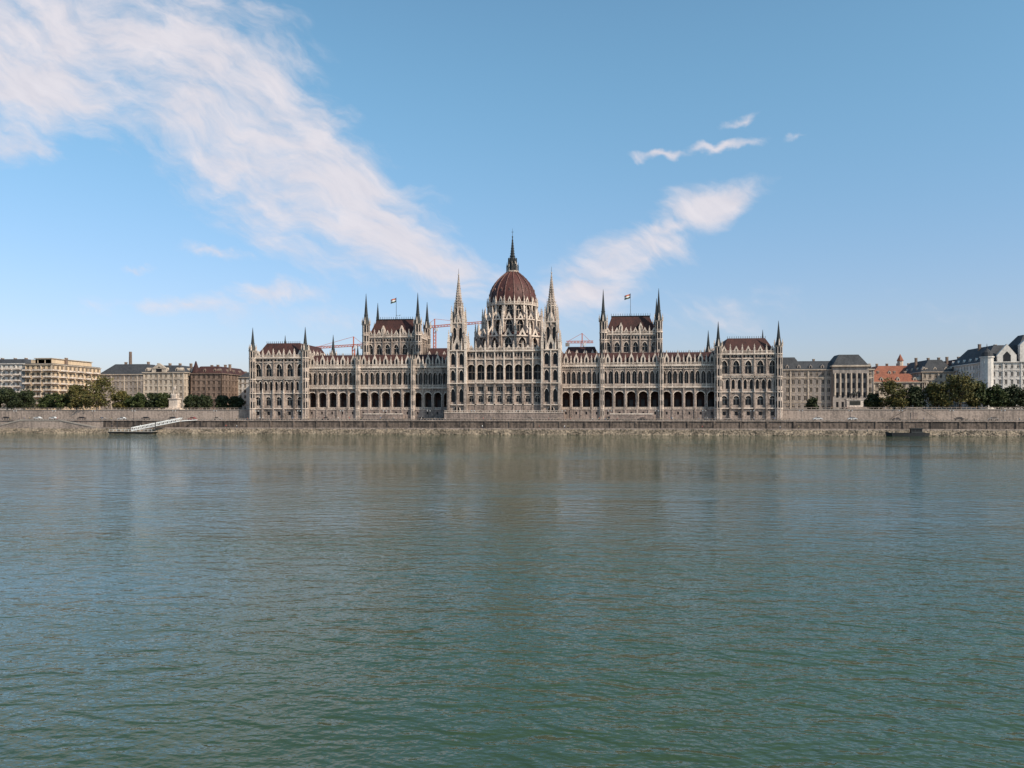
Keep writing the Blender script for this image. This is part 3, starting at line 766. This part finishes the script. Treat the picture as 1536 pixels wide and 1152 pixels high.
# ================================================================= CRANES
def crane(px, py, ztop, jib0, jib1, tilt=0):
    b = Build('tower_crane', dict(mast='crane', jib='crane', counterweight='plaster_g', cabin='white'))
    b.fr(px, py)
    def truss(p0, p1, w, step):
        a = Vector(p0); c = Vector(p1); d = (c - a); n = max(1, int(d.length / step)); dn = d.normalized()
        up = Vector((0, 0, 1)) if abs(dn.z) < .9 else Vector((0, 1, 0)); sd = dn.cross(up).normalized() * w; uu = Vector(sd).cross(dn).normalized() * w
        cs = [sd + uu, sd - uu, -sd - uu, -sd + uu]
        for q in cs: b.beam('jib', tuple(a + q), tuple(c + q), .28)
        for i in range(n):
            q0 = a + d * (i / n); q1 = a + d * ((i + 1) / n)
            for k in range(4): b.beam('jib', tuple(q0 + cs[k]), tuple(q1 + cs[(k + 1) % 4]), .2)
    truss((0, 0, 11.6), (0, 0, ztop), .8, 2.2)
    truss((jib0, 0, ztop + .5), (jib1, 0, ztop + .5 + tilt), .6, 2.0)
    b.beam('mast', (0, 0, ztop), (0, 0, ztop + 6), .6)
    b.beam('mast', (0, 0, ztop + 6), (jib1 * .7, 0, ztop + 1.1 + tilt * .7), .2); b.beam('mast', (0, 0, ztop + 6), (jib0 * .9, 0, ztop + 1), .2)
    b.box('counterweight', jib0 - .5 if jib0 < 0 else jib0 - 2, jib0 + 2, -.9, .9, ztop - 2.2, ztop)
    b.box('cabin', .9, 2.4, -1.6, -.2, ztop - 2, ztop - .2)
    b.fr(); b.finish((px, py, 11.6))
crane(-63, 120, 66, -7, 34, 3)
crane(-118, 120, 55.0, 7, -34, -2)
crane(34, 110, 54.5, -10, 7, 0)

# ================================================================= STATUES, DOCKS, LAMPS, CARS, PEOPLE
def skin_figure(name, verts, edges, radii, levels=1):
    me = bpy.data.meshes.new(name); me.from_pydata(verts, edges, [])
    o = bpy.data.objects.new(name + '_tmp', me); COL.objects.link(o)
    o.modifiers.new('s', 'SKIN'); ss = o.modifiers.new('u', 'SUBSURF'); ss.levels = levels; ss.render_levels = levels
    for i, r in enumerate(radii): me.skin_vertices[0].data[i].radius = (r, r)
    me.skin_vertices[0].data[0].use_root = True
    bpy.context.view_layer.update()
    dg = bpy.context.evaluated_depsgraph_get()
    m2 = bpy.data.meshes.new_from_object(o.evaluated_get(dg)); bpy.data.objects.remove(o); m2.name = name
    return m2
pv = [(0, 0, .95), (0, .0, 1.15), (0, 0, 1.38), (0, 0, 1.5), (0, -.02, 1.62), (0, -.02, 1.72),
      (-.1, 0, .88), (-.12, -.12, .5), (-.12, -.16, .08), (-.12, -.28, .04), (.1, 0, .88), (.12, .1, .5), (.12, .24, .1), (.12, .14, .04),
      (-.2, 0, 1.38), (-.25, .08, 1.1), (-.24, .0, .85), (.2, 0, 1.38), (.25, -.06, 1.1), (.24, -.18, .88)]
pe = [(0, 1), (1, 2), (2, 3), (3, 4), (4, 5), (0, 6), (6, 7), (7, 8), (8, 9), (0, 10), (10, 11), (11, 12), (12, 13), (2, 14), (14, 15), (15, 16), (2, 17), (17, 18), (18, 19)]
pr_ = [.16, .14, .17, .06, .11, .08, .1, .075, .05, .04, .1, .075, .05, .04, .065, .05, .035, .065, .05, .035]
pbase = skin_figure('person_body', pv, pe, pr_)
clothes = []
for i, (t, l) in enumerate([((.03, .035, .05), (.03, .03, .05)), ((.6, .6, .58), (.05, .06, .12)), ((.35, .06, .05), (.04, .04, .04)), ((.08, .16, .3), (.25, .2, .15)), ((.5, .4, .2), (.03, .03, .03))]):
    clothes.append((material('jacket_cloth', t), material('trouser_cloth', l)))
variants = []
for t, l in clothes:
    m = pbase.copy()
    m.materials.clear()
    for mm in (t, l, M['skin'], M['hair']): m.materials.append(mm)
    for pl in m.polygons:
        z = pl.center.z
        pl.material_index = 1 if z < .95 else (0 if z < 1.48 else (2 if (z < 1.66 and pl.center.y < .04) else 3))
        if .75 < z < .92 and abs(pl.center.x) > .2: pl.material_index = 2
        pl.use_smooth = True
    variants.append(m)
def person(x, y, z):
    o = bpy.data.objects.new('person', random.choice(variants)); o.location = (x, y, z); o.rotation_euler = (0, 0, random.choice([pi / 2, -pi / 2]) + random.uniform(-.5, .5))
    s = random.uniform(.93, 1.06); o.scale = (s, s, s); COL.objects.link(o)
def gz(y): return 6.2 + .7 * (y + 20) / 20.45
for _ in range(70):
    y = random.uniform(-19, -16.5); person(random.uniform(-290, 250), y, gz(y))
for _ in range(24):
    y = random.uniform(-8.5, -6.5) - 1.5; person(random.choice([-1, 1]) * random.uniform(30, 130), y, gz(y))
for _ in range(16):
    person(random.uniform(-200, 240), random.uniform(-26, -21.5), 2.75)
for _ in range(10):
    person(random.uniform(140, 240), random.uniform(2, 4), 11.6)

b = Build('equestrian_statue', dict(plinth='trimstone', steps='quaystone', relief='bronze'))
b.fr(170, 6); b.box('steps', -6, 6, -3.6, 3.6, 11.6, 12.4); b.box('steps', -5, 5, -2.8, 2.8, 12.4, 13.1)
b.box('plinth', -3.8, 3.8, -1.8, 1.8, 13.1, 16.6); b.box('plinth', -4.1, 4.1, -2.1, 2.1, 16.6, 17.0); b.box('relief', -2.5, 2.5, -1.9, -1.8, 14, 16)
b.fr(); e = b.finish((170, 6, 11.6))
hv = [(0, 0, 1.35), (.6, 0, 1.4), (1.0, 0, 1.9), (1.35, 0, 2.3), (1.8, 0, 2.05), (-.7, 0, 1.4), (-1.1, 0, 1.4), (-1.35, 0, .8),
      (.65, .2, 1.0), (.75, .2, .5), (.65, .2, 0), (.65, -.2, 1.0), (1.05, -.2, .85), (.95, -.2, .45), (-.75, .2, 1.0), (-.95, .2, .55), (-.85, .2, 0), (-.75, -.2, 1.0), (-.95, -.2, .55), (-.85, -.2, 0),
      (0, 0, 1.9), (0, 0, 2.5), (0, 0, 2.85), (.1, .3, 1.5), (.15, .33, 1.0), (.1, -.3, 1.5), (.15, -.33, 1.0), (.35, .25, 2.2), (.4, -.25, 2.2)]
he = [(0, 1), (1, 2), (2, 3), (3, 4), (0, 5), (5, 6), (6, 7), (1, 8), (8, 9), (9, 10), (1, 11), (11, 12), (12, 13), (5, 14), (14, 15), (15, 16), (5, 17), (17, 18), (18, 19), (0, 20), (20, 21), (21, 22), (20, 23), (23, 24), (20, 25), (25, 26), (21, 27), (21, 28)]
hr = [.36, .34, .22, .17, .1, .36, .14, .07, .15, .08, .07, .15, .08, .07, .17, .08, .07, .17, .08, .07, .2, .18, .13, .12, .08, .12, .08, .07, .07]
hm_ = skin_figure('horse_and_rider', hv, he, hr); hm_.materials.clear(); hm_.materials.append(M['bronze'])
o = bpy.data.objects.new('horse_and_rider', hm_); COL.objects.link(o); o.parent = e; o.location = (0, 0, 5.4); o.scale = (1.7, 1.7, 1.7)

b = Build('stone_monument', dict(steps='trimstone', plinth='trimstone', figures='trimstone'))
b.fr(-180, 5); b.box('steps', -5, 5, -4, 4, 11.6, 12.3); b.box('steps', -4, 4, -3, 3, 12.3, 13)
b.box('plinth', -2.4, 2.4, -2, 2, 13, 17.5); b.box('plinth', -2.8, 2.8, -2.4, 2.4, 17.5, 18); b.box('plinth', -1.3, 1.3, -1.2, 1.2, 18, 20.5)
b.fr(); e = b.finish((-180, 5, 11.6))
for (dx, dz, sc) in ((0, 8.9, 2.6), (-1.9, 6.4, 1.7), (1.9, 6.4, 1.7)):
    m = pbase.copy(); m.materials.clear(); m.materials.append(M['trimstone'])
    o = bpy.data.objects.new('figure', m); COL.objects.link(o); o.parent = e; o.location = (dx, -.3, dz); o.scale = (sc * 1.15, sc * 1.15, sc)

def pontoon(x0, x1, gx0, gx1, rails=True):
    b = Build('pontoon_dock', dict(hull='metal', deck='paving', gangway='white', piles='metal', railing='white'))
    b.mesh('hull', [(x0, -38, 0.1), (x1, -38, .1), (x1, -34, .1), (x0, -34, .1), (x0 - 1, -38.4, 1.0), (x1 + 1, -38.4, 1.0), (x1 + 1, -33.6, 1.0), (x0 - 1, -33.6, 1.0)],
           [(0, 1, 5, 4), (1, 2, 6, 5), (2, 3, 7, 6), (3, 0, 4, 7)])
    b.box('deck', x0 - 1, x1 + 1, -38.4, -33.6, 1.0, 1.15)
    for x in (x0 + 1, (x0 + x1) / 2, x1 - 1):
        b.fru('piles', x, -33.2, .2, .2, -3, 6.0, 8)
    if rails:
        b.box('railing', x0, x1, -38.2, -38.1, 2.1, 2.2)
        for i in range(12):
            x = x0 + i * (x1 - x0) / 11; b.box('railing', x - .05, x + .05, -38.2, -38.1, 1.15, 2.1)
        for yy in (-35.8, -34.0):
            b.beam('gangway', (gx0, yy, 1.5), (gx1, yy + 10, 6.2), .3); b.beam('gangway', (gx0, yy, 3.0), (gx1, yy + 10, 7.7), .3)
            for i in range(12):
                t0 = i / 12; t1 = (i + 1) / 12
                A = lambda t, o_: (gx0 + (gx1 - gx0) * t, yy + 10 * t, 1.5 + 4.7 * t + o_)
                b.beam('gangway', A(t0, 0), A(t1, 1.5), .16); b.beam('gangway', A(t0, 1.5), A(t0, 0), .16)
        b.beam('deck', (gx0, -34.9, 1.5), (gx1, -24.9, 6.1), 1.8, .15)
        b.beam('gangway', (gx1, -25, 6.2), (gx1 + 6, -20.2, 6.7), .3)
    b.finish(((x0 + x1) / 2, -36, 0))
pontoon(-190, -168, -180, -160)

# low dark work boat moored at the right
b = Build('moored_boat', dict(hull='metal', deck='paving', wheelhouse='darkspire', windows='glass', mast='metal'))
hs = [(172, -36, 0), (174, -37.8, 0), (187, -37.8, 0), (189, -37.2, 0), (189, -34.8, 0), (187, -34.2, 0), (174, -34.2, 0)]
V = [(x, y, -.3) for x, y, _ in hs] + [((x - 180.5) * 1.07 + 180.5, (y + 36) * 1.15 - 36, 1.5 if x > 173 else 2.0) for x, y, _ in hs]
n = len(hs); b.mesh('hull', V, [(i, (i + 1) % n, n + (i + 1) % n, n + i) for i in range(n)])
b.mesh('deck', [(v[0], v[1], 1.3) for v in V[n:]], [tuple(range(n))])
b.box('wheelhouse', 182, 186.5, -37.2, -34.8, 1.3, 3.3); b.box('wheelhouse', 181.6, 186.9, -37.4, -34.6, 3.3, 3.5)
for i in range(3): b.box('windows', 182.5 + i * 1.4, 183.5 + i * 1.4, -37.25, -37.2, 2.2, 3.0)
b.fru('mast', 184, -36, .07, .04, 3.5, 6.0, 6); b.beam('mast', (174, -36, 1.5), (176.5, -36, 3.4), .1)
b.finish((180.5, -36, 0))

def lamp(x, y, z):
    b = Build('street_lamp', dict(post='metal', lantern='white'))
    b.fr(x, y); b.fru('post', 0, 0, .16, .1, z, z + .9, 8); b.fru('post', 0, 0, .08, .05, z + .9, z + 5, 8)
    b.box('post', -.7, .7, -.04, .04, z + 4.6, z + 4.7)
    for q in (-.7, .7):
        b.fru('lantern', q, 0, .12, .24, z + 4.7, z + 5.2, 6); b.fru('post', q, 0, .28, .03, z + 5.2, z + 5.5, 6)
    b.fr(); b.finish((x, y, z))
x = -300
while x < 260:
    lamp(x, -17.5, 6.27); x += 22
def car(x, y, z, col):
    b = Build('parked_car', dict(body=col, windows='glass', wheels='metal')); b.fr(x, y)
    pr = [(-2.15, .35), (-2.2, .75), (-2.0, .95), (-1.2, 1.02), (-.75, 1.42), (.75, 1.45), (1.45, 1.0), (2.1, .85), (2.2, .4)]
    n = len(pr); V = [(p[0], -.85, z + p[1]) for p in pr] + [(p[0], .85, z + p[1]) for p in pr]
    b.mesh('body', V, [tuple(range(n)), tuple(range(2 * n - 1, n - 1, -1))] + [(i, (i + 1) % n, n + (i + 1) % n, n + i) for i in range(n)])
    for yy in (-.87, .87):
        b.poly('windows', [(-1.1, yy, z + 1.02), (1.3, yy, z + 1.02), (.7, yy, z + 1.38), (-.7, yy, z + 1.36)])
        for xx in (-1.35, 1.35):
            V = [(xx + .34 * cos(t * pi / 6), yy * 1.02, z + .34 + .34 * sin(t * pi / 6)) for t in range(12)] + [(xx + .34 * cos(t * pi / 6), yy * .8, z + .34 + .34 * sin(t * pi / 6)) for t in range(12)]
            b.mesh('wheels', V, [tuple(range(12))] + [(i, (i + 1) % 12, 12 + (i + 1) % 12, 12 + i) for i in range(12)])
    b.fr(); b.finish((x, y, z))
M['car_r'] = material('red_car_paint', (.3, .03, .03), None, .3, spec=.5); M['car_b'] = material('black_car_paint', (.02, .02, .025), None, .3, spec=.5)
for x in list(range(-290, -140, 13)) + [-90, -41, 12, 66, 110, 150, 163, 182, 214, 229]:
    y = random.choice([-10.5, -14.3]) if abs(x) > 35 else -14.3
    car(x + random.uniform(-3, 3), y, 6.5 + .3 * (y + 16) / 7, random.choice(['white', 'car_b', 'car_r', 'plaster_g', 'car_b']))
simple('seagull', [(0, -.2, 0), (.0, .25, .0), (.08, 0, .06), (-.9, .1, .25), (.9, .1, .3), (-.08, 0, .06), (-.45, -.05, .28), (.45, -.05, .3)],
       [(0, 2, 5), (1, 5, 2), (5, 6, 0), (6, 3, 1), (5, 6, 1), (2, 7, 0), (7, 4, 1), (2, 7, 1)], M['white'], (-12, -166, 40))

# ================================================================= LIGHT, SKY
EL, AZ = 38, 120           # elevation, azimuth clockwise from +Y
to = Vector((sin(radians(AZ)) * cos(radians(EL)), cos(radians(AZ)) * cos(radians(EL)), sin(radians(EL))))
sl = bpy.data.lights.new('sun', 'SUN'); sl.energy = 5.0; sl.angle = radians(.5); sl.color = (1, .88, .74)
so = bpy.data.objects.new('sun', sl); so.rotation_euler = to.to_track_quat('Z', 'Y').to_euler(); so.location = (200, -200, 300); COL.objects.link(so)

W = bpy.data.worlds.new('World'); scene.world = W; W.use_nodes = True
W.cycles.sampling_method = 'MANUAL'; W.cycles.sample_map_resolution = 256
nt = W.node_tree; L = nt.links; bg = nt.nodes['Background']
sky = nd(nt, 'ShaderNodeTexSky', sky_type='NISHITA'); sky.sun_disc = False
sky.sun_elevation = radians(EL); sky.sun_rotation = radians(AZ); sky.air_density = 1.0; sky.dust_density = 1.0; sky.ozone_density = 1.0
tc = nd(nt, 'ShaderNodeTexCoord')
rt = nd(nt, 'ShaderNodeMapping'); rt.inputs['Rotation'].default_value = (0, 0, radians(-7)); L.new(tc.outputs['Generated'], rt.inputs['Vector'])
sp = nd(nt, 'ShaderNodeSeparateXYZ'); L.new(rt.outputs[0], sp.inputs[0])
er = nd(nt, 'ShaderNodeMapRange', interpolation_type='SMOOTHSTEP'); er.inputs['From Min'].default_value = -.02; er.inputs['From Max'].default_value = .42; L.new(sp.outputs['Z'], er.inputs['Value'])
tg = nd(nt, 'ShaderNodeMix', data_type='RGBA'); L.new(er.outputs[0], tg.inputs[0]); tg.inputs[6].default_value = (.82, .79, 1.0, 1); tg.inputs[7].default_value = (.92, 1.26, 1.24, 1)
tint = nd(nt, 'ShaderNodeMix', data_type='RGBA', blend_type='MULTIPLY'); tint.inputs[0].default_value = 1
L.new(sky.outputs[0], tint.inputs[6]); L.new(tg.outputs[2], tint.inputs[7])
def mth(op, a, c=None, k=None, k2=None):
    m = nd(nt, 'ShaderNodeMath', operation=op)
    L.new(a, m.inputs[0])
    if c is not None: L.new(c, m.inputs[1])
    if k is not None: m.inputs[1].default_value = k
    if k2 is not None: m.inputs[2].default_value = k2
    return m.outputs[0]
ym = mth('MAXIMUM', sp.outputs['Y'], k=.05)
u = mth('DIVIDE', sp.outputs['X'], ym); v = mth('DIVIDE', sp.outputs['Z'], ym)
uv = nd(nt, 'ShaderNodeCombineXYZ'); L.new(u, uv.inputs[0]); L.new(v, uv.inputs[1])
def warp(scale, ax, ay, det):
    a = nd(nt, 'ShaderNodeTexNoise'); a.inputs['Scale'].default_value = scale; a.inputs['Detail'].default_value = det; L.new(uv.outputs[0], a.inputs['Vector'])
    s1 = nd(nt, 'ShaderNodeVectorMath', operation='MULTIPLY_ADD'); L.new(a.outputs['Color'], s1.inputs[0]); s1.inputs[1].default_value = (ax, ay, 0); L.new(uv.outputs[0], s1.inputs[2])
    s2 = nd(nt, 'ShaderNodeVectorMath', operation='ADD'); L.new(s1.outputs[0], s2.inputs[0]); s2.inputs[1].default_value = (-ax / 2, -ay / 2, 0); return s2
wo = warp(8, .10, .08, 5)
wsmall = warp(38, .04, .026, 3)
ell = [(-.60, .44, .28, .11, -14, 1.15), (-.45, .45, .26, .12, -24, 1.3), (-.34, .37, .25, .12, -36, 1.45), (-.25, .29, .22, .10, -42, 1.45), (-.175, .222, .17, .068, -34, 1.3), (-.10, .174, .12, .034, -12, 1.15), (-.66, .35, .15, .045, -8, .8),
       (-.28, .148, .08, .016, 0, .75), (-.355, .192, .05, .011, -6, .8), (-.42, .13, .10, .012, 0, .45), (-.455, .172, .03, .008, 0, .6), (.24, .255, .085, .032, 12, 1.15), (.19, .226, .08, .022, 22, .9), (.135, .19, .115, .044, 20, 1.15), (.085, .145, .11, .05, 14, .85),
       (.25, .320, .06, .008, 6, 1.0), (.182, .312, .05, .007, 2, .95), (.275, .352, .028, .006, 15, .7), (.343, .332, .028, .0055, 14, .5), (-.05, .15, .09, .036, 5, .75), (.02, .12, .3, .024, 0, .34)]
Fm = None
for (cu, cv, ru, rv, an, st) in ell:
    mp = nd(nt, 'ShaderNodeMapping', vector_type='TEXTURE'); mp.inputs['Location'].default_value = (cu, cv, 0); mp.inputs['Rotation'].default_value = (0, 0, radians(an)); mp.inputs['Scale'].default_value = (ru, rv, 1)
    L.new((wo if rv > .024 else wsmall).outputs[0], mp.inputs['Vector'])
    ln = nd(nt, 'ShaderNodeVectorMath', operation='LENGTH'); L.new(mp.outputs[0], ln.inputs[0])
    f = mth('MULTIPLY_ADD', ln.outputs['Value'], k=-st, k2=st)
    Fm = f if Fm is None else mth('MAXIMUM', Fm, f)
Fm = mth('MINIMUM', Fm, k=.82)
def streaks(rot, sx, sy, scale, det, rough):
    ms = nd(nt, 'ShaderNodeMapping', vector_type='TEXTURE'); ms.inputs['Rotation'].default_value = (0, 0, radians(rot)); ms.inputs['Scale'].default_value = (sx, sy, 1); L.new(wo.outputs[0], ms.inputs['Vector'])
    n1 = nd(nt, 'ShaderNodeTexNoise'); n1.inputs['Scale'].default_value = scale; n1.inputs['Detail'].default_value = det; n1.inputs['Roughness'].default_value = rough; L.new(ms.outputs[0], n1.inputs['Vector']); return n1
s1 = streaks(-18, 1, .38, 6.5, 8, .59); s2 = streaks(-36, 1, .3, 14, 5, .58)
nz = mth('ADD', mth('MULTIPLY_ADD', s1.outputs['Fac'], k=2.5, k2=-1.29), mth('MULTIPLY_ADD', s2.outputs['Fac'], k=.75, k2=-.38))
D = mth('ADD', Fm, nz)
dr = nd(nt, 'ShaderNodeMapRange', interpolation_type='SMOOTHSTEP'); dr.inputs['From Min'].default_value = -.12; dr.inputs['From Max'].default_value = 1.0; L.new(D, dr.inputs['Value'])
body = nd(nt, 'ShaderNodeMapRange', interpolation_type='SMOOTHSTEP'); body.inputs['From Min'].default_value = -.55; body.inputs['From Max'].default_value = .1; L.new(Fm, body.inputs['Value'])
gate = nd(nt, 'ShaderNodeMapRange'); gate.inputs['From Min'].default_value = .05; gate.inputs['From Max'].default_value = .15; L.new(sp.outputs['Y'], gate.inputs['Value'])
dens = mth('MULTIPLY', dr.outputs[0], gate.outputs[0]); dens = mth('MULTIPLY', dens, body.outputs[0]); dens = mth('MULTIPLY', dens, k=.9)
cc = nd(nt, 'ShaderNodeMix', data_type='RGBA'); L.new(s2.outputs['Fac'], cc.inputs[0]); cc.inputs[6].default_value = (4.6, 4.45, 4.95, 1); cc.inputs[7].default_value = (6.6, 6.15, 6.3, 1)
cmix = nd(nt, 'ShaderNodeMix', data_type='RGBA'); L.new(dens, cmix.inputs[0]); L.new(tint.outputs[2], cmix.inputs[6]); L.new(cc.outputs[2], cmix.inputs[7])
L.new(cmix.outputs[2], bg.inputs['Color']); bg.inputs['Strength'].default_value = .14

# ================================================================= CAMERA
cam = bpy.data.cameras.new('camera'); co = bpy.data.objects.new('camera', cam); COL.objects.link(co)
cam.lens = 29.22; cam.sensor_width = 36; cam.shift_y = .0286; cam.clip_end = 30000; cam.clip_start = .5
co.location = (54, -416, 10); co.rotation_euler = (radians(90), 0, radians(7))
scene.camera = co
